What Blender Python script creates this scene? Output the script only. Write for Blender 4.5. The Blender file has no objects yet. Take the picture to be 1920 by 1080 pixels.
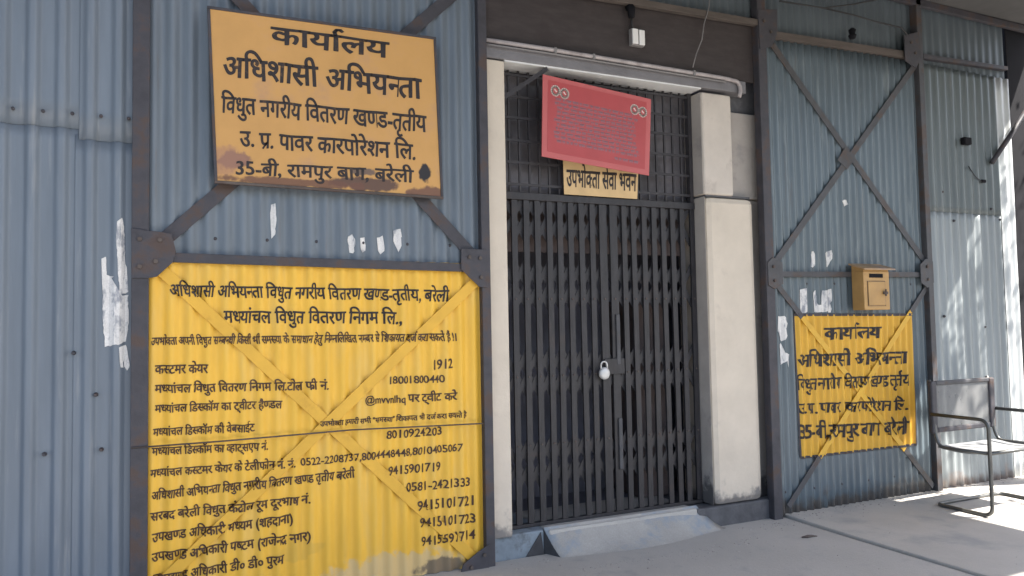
import bpy, bmesh, math, random
from mathutils import Vector, Matrix
random.seed(7)
S = bpy.context.scene
COL = S.collection
PI = math.pi

# ------------------------------------------------------------------ camera
CAM_H, CAM_D, FOC = 1.35, 3.964, 1400.0          # height, distance to the wall, focal length in photo pixels
yaw, pit, rol = math.radians(24.54), math.radians(2.77), math.radians(-1.06)
_f = Vector((math.sin(yaw)*math.cos(pit), math.cos(yaw)*math.cos(pit), math.sin(pit)))
_r0 = Vector((math.cos(yaw), -math.sin(yaw), 0)); _u0 = _r0.cross(_f)
_r = _r0*math.cos(rol) + _u0*math.sin(rol); _u = -_r0*math.sin(rol) + _u0*math.cos(rol)
CPOS = Vector((0, -CAM_D, CAM_H))
cd = bpy.data.cameras.new('camera'); cam = bpy.data.objects.new('camera', cd); COL.objects.link(cam)
cd.sensor_fit = 'HORIZONTAL'; cd.sensor_width = 36; cd.lens = FOC/1920*36
cd.clip_start = 0.05; cd.clip_end = 2000
m3 = Matrix((_r, _u, -_f)).transposed()
cam.matrix_world = Matrix.Translation(CPOS) @ m3.to_4x4()
S.camera = cam

# ------------------------------------------------------------------ light
TRAVEL = Vector((-1.0, 0.9, -1.8)).normalized()    # direction the sunlight travels
w = bpy.data.worlds.new('World'); S.world = w; w.use_nodes = True
nt = w.node_tree; bg = nt.nodes['Background']
sky = nt.nodes.new('ShaderNodeTexSky'); sky.sky_type = 'NISHITA'; sky.sun_disc = False
sky.sun_elevation = math.asin(-TRAVEL.z); sky.sun_rotation = math.atan2(-TRAVEL.x, -TRAVEL.y)
sky.dust_density = 2.5
nt.links.new(sky.outputs[0], bg.inputs[0]); bg.inputs[1].default_value = 0.10
sl = bpy.data.lights.new('sun', 'SUN'); sl.energy = 5.0; sl.angle = math.radians(0.5); sl.color = (1, .95, .87)
so = bpy.data.objects.new('sun', sl); COL.objects.link(so)
so.rotation_euler = TRAVEL.to_track_quat('-Z', 'Y').to_euler()
so.location = (8, -7, 14)
S.view_settings.view_transform = 'Standard'; S.view_settings.look = 'None'
S.view_settings.exposure = 1.97; S.view_settings.gamma = 1; S.view_settings.use_curve_mapping = False
S.cycles.max_bounces = 8; S.cycles.diffuse_bounces = 5

# ------------------------------------------------------------------ helpers
def at(px, py, Y=0.0):
    "the point of the plane at depth Y that the photo shows at pixel px, py"
    v = _r*(px-960) + _u*(540-py) + _f*FOC
    return CPOS + v*((Y+CAM_D)/v.y)

def mat(name, col, rough=.6, metal=0.0, var=.12, scale=5.0, stretch=(1, 1, 1), col2=None, t2=(.55, .7), s2=3.0,
        st2=(1, 1, 1), bump=0.0, bscale=60, spec=.4, base=None, grain=0.0, runs=None):
    "painted / worn surface: noise variation, second colour in patches, optional splash stain above the ground"
    m = bpy.data.materials.new(name); m.use_nodes = True
    n = m.node_tree; N = n.nodes.new; Lk = n.links.new
    p = n.nodes['Principled BSDF']; p.inputs['Roughness'].default_value = rough
    p.inputs['Metallic'].default_value = metal; p.inputs['Specular IOR Level'].default_value = spec
    g = N('ShaderNodeNewGeometry')
    def noise(sc, st, det=4):
        mp = N('ShaderNodeMapping'); mp.inputs['Scale'].default_value = st; Lk(g.outputs['Position'], mp.inputs[0])
        t = N('ShaderNodeTexNoise'); t.inputs['Scale'].default_value = sc; t.inputs['Detail'].default_value = det
        t.inputs['Roughness'].default_value = .62
        Lk(mp.outputs[0], t.inputs[0]); return t.outputs[0]
    a = noise(scale, stretch)
    r = N('ShaderNodeMapRange'); r.inputs[1].default_value = .3; r.inputs[2].default_value = .7
    r.inputs[3].default_value = 1-var; r.inputs[4].default_value = 1+var; Lk(a, r.inputs[0])
    out = None
    mx = N('ShaderNodeVectorMath'); mx.operation = 'SCALE'; mx.inputs[0].default_value = col; Lk(r.outputs[0], mx.inputs['Scale'])
    out = mx.outputs[0]
    if grain:
        gz = noise(140, (1, 1, 1), 2)
        r3 = N('ShaderNodeMapRange'); r3.inputs[1].default_value = .3; r3.inputs[2].default_value = .7
        r3.inputs[3].default_value = 1-grain; r3.inputs[4].default_value = 1+grain; Lk(gz, r3.inputs[0])
        m4 = N('ShaderNodeVectorMath'); m4.operation = 'SCALE'; Lk(out, m4.inputs[0]); Lk(r3.outputs[0], m4.inputs['Scale']); out = m4.outputs[0]
    def blend(fac, c2):
        nonlocal out
        x = N('ShaderNodeMix'); x.data_type = 'RGBA'; Lk(fac, x.inputs[0]); Lk(out, x.inputs[6])
        x.inputs[7].default_value = (*c2, 1); out = x.outputs[2]
    if col2:
        b = noise(s2, st2, 6)
        r2 = N('ShaderNodeMapRange'); r2.interpolation_type = 'SMOOTHSTEP'
        r2.inputs[1].default_value = t2[0]; r2.inputs[2].default_value = t2[1]; Lk(b, r2.inputs[0]); blend(r2.outputs[0], col2)
    if runs:                       # (colour, low, high, strength): thin vertical runs of rust or dust
        rn = noise(10, (2.2, 2.2, .16), 5)
        r5 = N('ShaderNodeMapRange'); r5.interpolation_type = 'SMOOTHSTEP'; r5.inputs[1].default_value = runs[1]; r5.inputs[2].default_value = runs[2]; r5.inputs[4].default_value = runs[3]
        Lk(rn, r5.inputs[0]); blend(r5.outputs[0], runs[0])
    if base:                       # (colour, height, softness): splash stain with a ragged upper edge
        sx = N('ShaderNodeSeparateXYZ'); Lk(g.outputs['Position'], sx.inputs[0])
        nn = noise(7, (1, 1, .8), 6)
        ad = N('ShaderNodeMath'); ad.operation = 'MULTIPLY_ADD'; Lk(nn, ad.inputs[0]); ad.inputs[1].default_value = -.5; 
        Lk(sx.outputs[2], ad.inputs[2])
        r4 = N('ShaderNodeMapRange'); r4.interpolation_type = 'SMOOTHSTEP'
        r4.inputs[1].default_value = base[1]-.25; r4.inputs[2].default_value = base[1]-.25-base[2]
        Lk(ad.outputs[0], r4.inputs[0]); blend(r4.outputs[0], base[0])
    Lk(out, p.inputs['Base Color'])
    if bump:
        bn = noise(bscale, (1, 1, 1), 5); bb = N('ShaderNodeBump'); bb.inputs['Strength'].default_value = bump
        bb.inputs['Distance'].default_value = .01; Lk(bn, bb.inputs['Height']); Lk(bb.outputs[0], p.inputs['Normal'])
    m['out'] = 0
    return m

class MB:
    def __init__(s): s.v = []; s.f = []
    def add(s, vs, fs):
        o = len(s.v); s.v += [tuple(v) for v in vs]; s.f += [tuple(i+o for i in f) for f in fs]; return s
    def box(s, x0, x1, y0, y1, z0, z1):
        return s.add([(x, y, z) for z in (z0, z1) for y in (y0, y1) for x in (x0, x1)],
                     [(0, 2, 3, 1), (4, 5, 7, 6), (0, 1, 5, 4), (2, 6, 7, 3), (0, 4, 6, 2), (1, 3, 7, 5)])
    def plate(s, pts, y0, y1):
        "outline in the wall plane (x, z), thickness y0 (front) to y1 (back)"
        a = sum(pts[i][0]*pts[(i+1) % len(pts)][1]-pts[(i+1) % len(pts)][0]*pts[i][1] for i in range(len(pts)))
        if a < 0: pts = pts[::-1]
        n = len(pts)
        return s.add([(x, y0, z) for x, z in pts]+[(x, y1, z) for x, z in pts],
                     [tuple(range(n)), tuple(range(2*n-1, n-1, -1))]+[(i, i+n, (i+1) % n+n, (i+1) % n) for i in range(n)])
    def bar(s, a, b, wd, y0, y1):
        "flat bar between two points of the wall plane"
        d = Vector((b[0]-a[0], b[1]-a[1])).normalized(); n = Vector((-d.y, d.x))*wd/2
        return s.plate([(a[0]+n.x, a[1]+n.y), (b[0]+n.x, b[1]+n.y), (b[0]-n.x, b[1]-n.y), (a[0]-n.x, a[1]-n.y)], y0, y1)
    def tube(s, path, r, seg=10, caps=True):
        P = [Vector(p) for p in path]; n = len(P); rings = []
        t0 = (P[1]-P[0]).normalized(); nrm = t0.orthogonal().normalized()
        for i in range(n):
            t = (P[min(i+1, n-1)]-P[max(i-1, 0)]).normalized()
            nrm = (nrm-t*nrm.dot(t)).normalized(); bn = t.cross(nrm)
            rr = r[i] if isinstance(r, (list, tuple)) else r
            rings.append([P[i]+(nrm*math.cos(2*PI*k/seg)+bn*math.sin(2*PI*k/seg))*rr for k in range(seg)])
        fs = [(i*seg+k, i*seg+(k+1) % seg, (i+1)*seg+(k+1) % seg, (i+1)*seg+k) for i in range(n-1) for k in range(seg)]
        if caps: fs += [tuple(range(seg-1, -1, -1)), tuple((n-1)*seg+k for k in range(seg))]
        return s.add([v for rg in rings for v in rg], fs)
    def build(s, name, m, parent=None, bevel=0, smooth=False):
        me = bpy.data.meshes.new(name); me.from_pydata(s.v, [], s.f); me.update()
        bm = bmesh.new(); bm.from_mesh(me)
        bmesh.ops.recalc_face_normals(bm, faces=bm.faces); bm.to_mesh(me); bm.free()
        o = bpy.data.objects.new(name, me); COL.objects.link(o); me.materials.append(m)
        if smooth:
            for p in me.polygons: p.use_smooth = True
        if bevel:
            b = o.modifiers.new('bevel', 'BEVEL'); b.width = bevel; b.segments = 2; b.limit_method = 'ANGLE'
        if parent: attach(o, parent)
        return o

def attach(o, parent):
    o.parent = parent
    t = Vector(parent.location); q = parent.parent
    if q: t = Vector((0, 0, 0)) if parent.type == 'MESH' else t
    o.matrix_parent_inverse = Matrix.Translation(-t)

def tag(o, label, cat, group=None):
    o['label'] = label; o['category'] = cat
    if group: o['group'] = group
    return o
def thing(name, loc, label, cat, group=None):
    o = bpy.data.objects.new(name, None); COL.objects.link(o); o.location = loc; o.empty_display_size = .1
    return tag(o, label, cat, group)
def structure(o): o['kind'] = 'structure'; return o
def xz(px, py, Y=0.0):
    p = at(px, py, Y); return (p.x, p.z)
def arc(c, r, a0, a1, n, e1, e2):
    return [Vector(c)+Vector(e1)*(r*math.cos(a0+(a1-a0)*i/n))+Vector(e2)*(r*math.sin(a0+(a1-a0)*i/n)) for i in range(n+1)]
def fillet(P, r, n=6):
    "round the corners of a polyline"
    P = [Vector(p) for p in P]; out = [P[0]]
    for i in range(1, len(P)-1):
        a, b, c = P[i-1], P[i], P[i+1]
        u, v = (a-b).normalized(), (c-b).normalized()
        rr = min(r, (a-b).length*.48, (c-b).length*.48)
        for k in range(n+1):
            t = k/n; out.append((b+u*rr)*(1-t)**2+b*2*t*(1-t)+(b+v*rr)*t*t)
    return out+[P[-1]]

# ------------------------------------------------------------------ materials
BLUE = (.155, .215, .285)
M_left = mat('paint_blue_left', (.138, .165, .200), .38, runs=((.26, .27, .28), .58, .74, .5), var=.1, scale=3, stretch=(5, 5, .5), col2=(.128, .158, .192), t2=(.5, .8), s2=1.6, st2=(2, 2, .5), bump=.08, bscale=9, base=((.19, .19, .19), .16, .12))
M_bay = mat('paint_blue_bay', (.126, .152, .182), .38, runs=((.13, .105, .095), .60, .74, .55), var=.12, scale=3, stretch=(6, 6, .6), col2=(.115, .142, .172), t2=(.52, .78), s2=2.2, bump=.08, bscale=9, base=((.2, .19, .18), .2, .12))
M_right = mat('paint_blue_grey', (.110, .138, .158), .27, runs=((.115, .10, .09), .60, .74, .55), var=.14, scale=3, stretch=(8, 8, .5), col2=(.22, .25, .26), t2=(.55, .8), s2=4, st2=(4, 4, .5), bump=.08, bscale=9, base=((.10, .092, .088), .15, .12))
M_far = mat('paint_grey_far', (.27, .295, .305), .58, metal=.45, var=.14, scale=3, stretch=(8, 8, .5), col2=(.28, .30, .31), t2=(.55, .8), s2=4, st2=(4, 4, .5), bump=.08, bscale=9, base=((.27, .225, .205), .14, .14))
M_iron = mat('iron_dark', (.050, .048, .057), .6, var=.25, scale=9, col2=(.070, .047, .040), t2=(.50, .66), s2=9, bump=.2, bscale=40)
M_ironb = mat('iron_brown', (.085, .068, .060), .65, var=.25, scale=9, col2=(.075, .05, .042), t2=(.45, .65), s2=6, bump=.25, bscale=40)
M_ironr = mat('iron_grey_right', (.062, .062, .068), .6, var=.2, scale=9, col2=(.075, .053, .045), t2=(.5, .66), s2=8, bump=.2, bscale=40)
M_tan = None
M_ink = mat('lettering_black', (.024, .018, .018), .6, var=.35, scale=25, col2=(.11, .062, .03), t2=(.56, .74), s2=26)
M_inkf = mat('lettering_faded', (.060, .030, .018), .6, var=.35, scale=30, col2=(.20, .11, .02), t2=(.55, .75), s2=40)
M_cream = mat('cream_plaster', (.57, .50, .415), .75, var=.07, scale=4, col2=(.46, .40, .34), t2=(.58, .78), s2=5, bump=.25, bscale=30, base=((.20, .185, .175), .25, .10))
M_cream2 = mat('cream_plaster_dull', (.53, .475, .42), .75, var=.08, scale=4, col2=(.40, .35, .31), t2=(.55, .75), s2=5, bump=.3, bscale=30)
M_greypl = mat('grey_plaster', (.38, .345, .315), .8, var=.1, scale=5, col2=(.28, .26, .25), t2=(.55, .75), s2=6, bump=.25, bscale=30, base=((.10, .095, .095), .30, .08))
M_lintel = mat('lintel_concrete', (.17, .165, .175), .8, var=.15, scale=6, bump=.3, bscale=30)
M_soffit = mat('lintel_bounce_light', (.62, .62, .62), .8, var=.08, scale=6, bump=.2, bscale=30)  # pale tone paints the light bounced up onto the lintel underside
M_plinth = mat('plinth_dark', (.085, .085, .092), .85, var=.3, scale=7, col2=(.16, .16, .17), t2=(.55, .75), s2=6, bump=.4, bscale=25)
M_plinthb = mat('plinth_blue', (.20, .24, .28), .85, var=.2, scale=8, col2=(.10, .11, .12), t2=(.5, .7), s2=9, bump=.4, bscale=25)
M_ramp = mat('ramp_concrete', (.335, .32, .30), .85, var=.12, scale=5, col2=(.235, .27, .31), t2=(.50, .66), s2=4.2, bump=.3, bscale=35, grain=.08)
M_pav = mat('concrete_forecourt', (.415, .395, .368), .8, var=.07, scale=2.5, col2=(.30, .295, .29), t2=(.5, .8), s2=5, bump=.25, bscale=45, grain=.08)
M_ver = mat('concrete_verandah', (.44, .415, .38), .75, var=.07, scale=2.2, col2=(.32, .315, .31), t2=(.48, .72), s2=2.6, bump=.2, bscale=45, grain=.07)
M_ground = mat('asphalt_road', (.085, .08, .075), .9, var=.2, scale=1.5, bump=.3, bscale=20)
M_shade = mat('painted_shade', (.055, .055, .06), .95, var=.2, scale=20)  # near-black that paints shade on the ramp sides and plinth
M_gap2 = mat('grit', (.30, .28, .26), .9, var=.4, scale=30)
M_brown = mat('board_brown', (.043, .035, .035), .7, var=.2, scale=6, stretch=(1, 1, 4), col2=(.036, .028, .028), t2=(.5, .7), s2=4, bump=.1)
M_timber = mat('timber_beam', (.085, .070, .062), .75, var=.25, scale=8, stretch=(.4, 2, 4), bump=.2)
M_gate = mat('gate_iron', (.026, .0245, .028), .5, var=.3, scale=12, stretch=(3, 3, .6), col2=(.042, .032, .031), t2=(.55, .75), s2=6, bump=.1)
M_grille = mat('grille_iron', (.035, .032, .036), .55, var=.2, scale=12)
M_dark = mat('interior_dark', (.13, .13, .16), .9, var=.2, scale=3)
M_inbrown = mat('interior_brown', (.13, .10, .095), .85, var=.2, scale=4)
M_pane = mat('dusty_pane', (.135, .125, .135), .55, var=.3, scale=3, col2=(.07, .065, .07), t2=(.45, .6), s2=2)
M_red = mat('red_flex', (.385, .058, .062), .45, var=.06, scale=6, col2=(.40, .07, .075), t2=(.5, .8), s2=5)
M_redb = mat('red_margin', (.46, .105, .105), .45, var=.06, scale=6)
M_redtxt = mat('print_pale', (.235, .15, .18), .5, var=.1, scale=40)
M_white = mat('print_white', (.68, .55, .50), .5, var=.05)
M_plate = mat("plate_yellow", (.58, .40, .20), .6, var=.1, scale=8)
M_lock = mat('padlock_metal', (.55, .54, .53), .4, metal=.2, var=.06)
M_box = mat('mailbox_ochre', (.40, .235, .082), .5, var=.12, scale=8, col2=(.36, .21, .08), t2=(.5, .75), s2=7)
M_boxroof = mat('mailbox_roof', (.36, .235, .13), .6, var=.2, scale=10, col2=(.28, .20, .15), t2=(.5, .7), s2=8)
M_black = mat('black_paint', (.010, .010, .013), .85, var=.2, spec=.15)
M_paper = mat('torn_paper', (.64, .625, .61), .85, var=.12, scale=12, col2=(.30, .31, .34), t2=(.5, .62), s2=22, st2=(1, 1, .45), grain=.08)
M_pipe = mat('conduit_grey', (.36, .325, .325), .5, var=.15, scale=12, col2=(.24, .21, .21), t2=(.5, .7), s2=10)
M_wire = mat('wire_grey', (.20, .19, .19), .5, var=.1)
M_wireb = mat('wire_black', (.02, .02, .022), .5, var=.1)
M_swt = mat('switch_white', (.72, .71, .70), .4, var=.04)
M_roof = mat('roof_underside', (.085, .083, .083), .8, var=.15, scale=3, col2=(.065, .063, .063), t2=(.5, .7), s2=2)
M_chair = mat('chair_tube', (.115, .115, .11), .35, metal=.5, var=.15, scale=14)
M_seat = mat('chair_webbing', (.22, .225, .23), .7, var=.06, scale=20, grain=.05)
M_leaf = mat('leaf', (.055, .10, .03), .6, var=.35, scale=3)
M_bark = mat('bark', (.12, .09, .065), .9, var=.3, scale=6, bump=.5)

M_strip = mat('sunlit_colour_strip', (.50, .52, .525), .5, metal=.3, var=.14, scale=3, stretch=(8, 8, .5))  # paler than the other sheets: sunlight put into the colour
M_foot = mat('foot_plate_rusty', (.20, .155, .14), .7, var=.2, scale=14)
M_fard = mat('paint_grey_shaded', (.110, .130, .136), .35, runs=((.10, .09, .08), .58, .72, .5), var=.14, scale=3, stretch=(8, 8, .5), col2=(.16, .17, .175), t2=(.55, .8), s2=4, st2=(4, 4, .5), bump=.08, bscale=9)  # darker than the lower far sheet, roof shade put into the colour
M_band = mat('paint_band_shaded', (.085, .105, .12), .5, var=.14, scale=3, stretch=(8, 8, .5))  # dark tone includes the shade under the roof
def add_net(m, alpha):
    n = m.node_tree; p = n.nodes['Principled BSDF']; o = n.nodes['Material Output']
    t = n.nodes.new('ShaderNodeBsdfTransparent'); x = n.nodes.new('ShaderNodeMixShader'); x.inputs[0].default_value = alpha
    n.links.new(t.outputs[0], x.inputs[1]); n.links.new(p.outputs[0], x.inputs[2]); n.links.new(x.outputs[0], o.inputs[0])
M_net = mat('chair_net', (.20, .20, .20), .7, var=.04, scale=20); add_net(M_net, .6)

def spots(m, pts, extra=None):
    "stains with a shape of their own: (x, z, rx, rz, colour, strength) ellipses with ragged edges"
    n = m.node_tree; N = n.nodes.new; Lk = n.links.new; p = n.nodes['Principled BSDF']
    src = p.inputs['Base Color'].links[0].from_socket
    g = N('ShaderNodeNewGeometry'); sx = N('ShaderNodeSeparateXYZ'); Lk(g.outputs['Position'], sx.inputs[0])
    nz = N('ShaderNodeTexNoise'); nz.inputs['Scale'].default_value = 18; nz.inputs['Detail'].default_value = 6; Lk(g.outputs['Position'], nz.inputs[0])
    def mth(op, a, b=None, c=None):
        q = N('ShaderNodeMath'); q.operation = op
        for i, vv in enumerate((a, b, c)):
            if vv is None: continue
            if isinstance(vv, (int, float)): q.inputs[i].default_value = vv
            else: Lk(vv, q.inputs[i])
        return q.outputs[0]
    for (x, z, rx, rz, c, st) in pts:
        dx = mth('MULTIPLY', mth('SUBTRACT', sx.outputs[0], x), 1/rx); dz = mth('MULTIPLY', mth('SUBTRACT', sx.outputs[2], z), 1/rz)
        d = mth('SQRT', mth('ADD', mth('MULTIPLY', dx, dx), mth('MULTIPLY', dz, dz)))
        d = mth('ADD', d, mth('MULTIPLY', mth('SUBTRACT', nz.outputs[0], .5), 1.6))
        r = N('ShaderNodeMapRange'); r.interpolation_type = 'SMOOTHSTEP'
        r.inputs[1].default_value = 1.1; r.inputs[2].default_value = .75; r.inputs[4].default_value = st; Lk(d, r.inputs[0])
        xm = N('ShaderNodeMix'); xm.data_type = 'RGBA'; Lk(r.outputs[0], xm.inputs[0]); Lk(src, xm.inputs[6]); xm.inputs[7].default_value = (*c, 1)
        src = xm.outputs[2]
    Lk(src, p.inputs['Base Color'])

# ------------------------------------------------------------------ lettering engine (hand-painted Devanagari)
CONS = set(chr(c) for c in range(0x915, 0x93A)); VIR = '\u094d'; MAT = set('ािीुूेैोौंःृॉँ़ॅ')
STEM = set('खगघचजझञणतथधनपबभमयलवशषस')
def shape(s):
    out = []; i = 0
    while i < len(s):
        c = s[i]
        if c in CONS:
            cl = [c]; i += 1
            while i+1 < len(s) and s[i] == VIR and s[i+1] in CONS: cl.append(s[i+1]); i += 2
            ms = []
            while i < len(s) and (s[i] in MAT or s[i] == VIR): ms.append(s[i]); i += 1
            reph = len(cl) > 1 and cl[0] == 'र'
            if reph: cl = cl[1:]
            rak = len(cl) > 1 and cl[-1] == 'र'
            if rak: cl = cl[:-1]
            if 'ि' in ms: out.append(('g', 'ि')); ms.remove('ि')
            for h in cl[:-1]: out += [('h', h)] if (h in STEM or h in 'कफ') else [('g', h), ('g', VIR)]
            out.append(('g', cl[-1]))
            if rak: out.append(('k', cl[-1]))
            out += [('g', q) for q in ms]
            if reph: out.append(('r', ''))
        else: out.append(('g', c)); i += 1
    return out
GL = {}
def load_glyphs(chars):
    obs = {}
    def mk(body):
        cu = bpy.data.curves.new('glyph', 'FONT'); cu.body = body; cu.size = 1; cu.resolution_u = 3
        o = bpy.data.objects.new('glyph', cu); COL.objects.link(o); return o
    BARS = '|||||'
    for c in chars: obs[c] = (mk(c), mk(c+BARS))
    ref = mk(BARS)
    for c in chars: obs[c][0].data.offset = .012
    bpy.context.view_layer.update(); dg = bpy.context.evaluated_depsgraph_get()
    def mesh(o):
        me = o.evaluated_get(dg).to_mesh(); v = [(q.co.x, q.co.y) for q in me.vertices]
        me.calc_loop_triangles(); f = [tuple(t.vertices) for t in me.loop_triangles]; o.evaluated_get(dg).to_mesh_clear(); return v, f
    rx = max(x for x, y in mesh(ref)[0])
    for c in chars:
        v, f = mesh(obs[c][0]); adv = max(x for x, y in mesh(obs[c][1])[0])-rx
        GL[c] = (v, f, adv)
    for o in [ref]+[q for p in obs.values() for q in p]:
        d = o.data; bpy.data.objects.remove(o); bpy.data.curves.remove(d)
def clip_poly(poly, x, keep_left):
    out = []
    for i in range(len(poly)):
        a, b = poly[i], poly[(i+1) % len(poly)]
        ia = (a[0] <= x) == keep_left or a[0] == x; ib = (b[0] <= x) == keep_left or b[0] == x
        if ia: out.append(a)
        if ia != ib:
            t = (x-a[0])/(b[0]-a[0]); out.append((x, a[1]+(b[1]-a[1])*t))
    return out
def stroke(pts, wd):
    out = []
    for a, b in zip(pts, pts[1:]):
        d = Vector((b[0]-a[0], b[1]-a[1])).normalized()*wd*.5; n = Vector((-d.y, d.x))
        out.append([(a[0]-d.x*.4+n.x, a[1]-d.y*.4+n.y), (b[0]+d.x*.4+n.x, b[1]+d.y*.4+n.y), (b[0]+d.x*.4-n.x, b[1]+d.y*.4-n.y), (a[0]-d.x*.4-n.x, a[1]-d.y*.4-n.y)])
    return out
def layout(s):
    polys = []; x = 0; H = max(q[1] for q in GL['न'][0]); stem = 0
    for k, c in shape(s):
        if k == 'r':
            polys += stroke([(stem-.02, H-.03), (stem-.06, H+.10), (stem, H+.2), (stem+.1, H+.2), (stem+.16, H+.15)], .09); continue
        if k == 'k':
            polys += stroke([(stem-.02, .26), (stem-.16, .13), (stem-.27, .0)], .085); continue
        v, f, adv = GL[c]
        low = [q[0] for q in v if q[1] < H*.45] or [0]
        sr = max(low)
        if k == 'h':
            cut = (sr-.085) if c in STEM else adv*.80
            for t in f:
                p = clip_poly([v[i] for i in t], cut, True)
                if len(p) > 2: polys.append([(q[0]+x, q[1]) for q in p])
            x += cut+.012
        else:
            for t in f: polys.append([(v[i][0]+x, v[i][1]) for i in t])
            x += adv
            if adv > .05: stem = x-adv+sr-.04
    return polys, H
def letter_line(s, x0, y0, x1, y1, h, Y, m, parent, surf=None, step=.011, bold=None, wob=.02, hh=None, latin=False):
    "a painted line whose headline runs from pixel x0,y0 to x1,y1 and whose letters are h photo pixels high"
    polys, H = layout(s)
    if latin: H = max(q[1] for q in GL['1'][0])
    xa = min(q[0] for p in polys for q in p); xb = max(q[0] for p in polys for q in p)
    bw = (.014 if h > 17 else .022) if bold is None else bold
    polys = [(p, 0) for p in polys]+([([(x+bw, y+bw*.4) for x, y in p], 1) for p in polys]+[([(x-bw, y-bw*.4) for x, y in p], 2) for p in polys] if bw else [])
    h2 = hh or h; ph = random.uniform(0, 6); V = []; F = []
    for p, lay in polys:
        w3 = []; lift = .00025*lay
        for (x, y) in p:
            u = (x-xa)/(xb-xa); vv = (H-y)/H
            vv += wob*math.sin(u*37+ph)+wob*.7*math.sin(u*71+ph*2); uu = u+wob*.12*math.sin(u*23+ph+vv*3)
            q = at(x0+(x1-x0)*uu, y0+(y1-y0)*uu+(h+(h2-h)*uu)*vv, Y); w3.append((q.x, q.z))
        if surf:
            lo = math.floor(min(q[0] for q in w3)/step); hi = math.floor(max(q[0] for q in w3)/step)
            for k in range(lo, hi+1):
                c = clip_poly(clip_poly(w3, k*step, False), (k+1)*step, True)
                if len(c) > 2:
                    o = len(V); V += [(a, surf(a, b)-.0022-lift, b) for a, b in c]; F.append(tuple(range(o, o+len(c))))
        else:
            o = len(V); V += [(a, Y-.0015-lift, b) for a, b in w3]; F.append(tuple(range(o, o+len(w3))))
    me = bpy.data.meshes.new('lettering'); me.from_pydata(V, [], F); me.materials.append(m)
    o = bpy.data.objects.new('lettering', me); COL.objects.link(o); attach(o, parent); return o

TAN_LINES = [("कार्यालय", 508, 50, 729, 79, 30), ("अधिशासी अभियन्ता", 418, 105, 791, 149, 37),
             ("विधुत नगरीय वितरण खण्ड-तृतीय", 415, 180, 800, 218, 30), ("उ. प्र. पावर कारपोरेशन लि.", 450, 246, 779, 271, 28),
             ("35-बी, रामपुर बाग, बरेली", 443, 304, 775, 319, 23)]
BIG_LINES = [("अधिशासी अभियन्ता विधुत नगरीय वितरण खण्ड-तृतीय, बरेली", 319, 534, 842, 544, 21), ("मध्यांचल विधुत वितरण निगम लि.,", 420, 583, 754, 585, 22),
 ("उपभोक्ता अपनी विधुत सम्बन्धी किसी भी समस्या के समाधान हेतु निम्नलिखित नम्बर से शिकायत दर्ज करा सकते हैं !।", 284, 633, 856, 625, 14),
 ("कस्टमर केयर", 291, 685, 390, 683, 16), ("मध्यांचल विधुत वितरण निगम लि.टोल फ्री नं.", 291, 722, 616, 715, 15),
 ("मध्यांचल डिस्कॉम का ट्वीटर हैण्डल", 291, 760, 529, 751, 14), ("मध्यांचल डिस्कॉम की वेबसाईट", 287, 804, 478, 795, 14),
 ("मध्यांचल डिस्कॉम का व्हाट्सएप नं.", 285, 840, 503, 830, 14), ("मध्यांचल कस्टमर केयर के टेलीफोन नं. नं.", 282, 881, 553, 862, 14),
 ("अधिशासी अभियन्ता विधुत नगरीय वितरण खण्ड तृतीय बरेली", 284, 923, 666, 881, 15), ("सरबद बरेली विधुत कंट्रोल रूम दूरभाष नं.", 282, 962, 582, 929, 15),
 ("उपखण्ड अधिकारी मध्यम (शहदाना)", 285, 1001, 549, 965, 16), ("उपखण्ड अधिकारी पष्टम (राजेन्द्र नगर)", 285, 1038, 582, 998, 16),
 ("उपखण्ड अधिकारी डी० डी० पुरम", 288, 1078, 533, 1041, 16),
 ("पर ट्वीट करे", 766, 740, 858, 736, 14), ("उपभोक्ता हमारी सभी \"समस्या\" शिकायत भी दर्ज करा सकते है", 600, 790, 876, 773, 9)]
BIG_NUMS = [("1912", 814, 675, 850, 672, 18), ("18001800440", 731, 706, 834, 703, 14), ("@mvvnlhq", 686, 743, 760, 741, 14),
 ("8010924203", 725, 808, 829, 800, 15), ("0522-2208737,8004448448,8010405067", 565, 860, 867, 831, 14), ("9415901719", 728, 875, 827, 866, 16),
 ("0581-2421333", 762, 906, 882, 895, 16), ("9415101721", 782, 939, 888, 929, 18), ("9415101723", 787, 971, 891, 963, 17), ("9415591714", 790, 1007, 891, 993, 17)]
RIGHT_LINES = [("कार्यालय", 1547, 615, 1652, 612, 22), ("अधिशासी अभियन्ता", 1497, 665, 1702, 659, 23), ("विधुत नगरीय वितरण खण्ड तृतीय", 1496, 711, 1706, 702, 21),
 ("उ.प्र. पावर कारपोरेशन लि.", 1498, 757, 1702, 750, 19), ("35-बी,रामपुर बाग बरेली", 1500, 799, 1704, 790, 24)]
PLATE = "उपभोक्ता सेवा भवन"
allc = set()
for l in TAN_LINES+BIG_LINES+BIG_NUMS+RIGHT_LINES: allc |= {c for k, c in shape(l[0]) if c}
allc |= {c for k, c in shape(PLATE) if c} | set('न1')
load_glyphs(sorted(allc))

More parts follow.
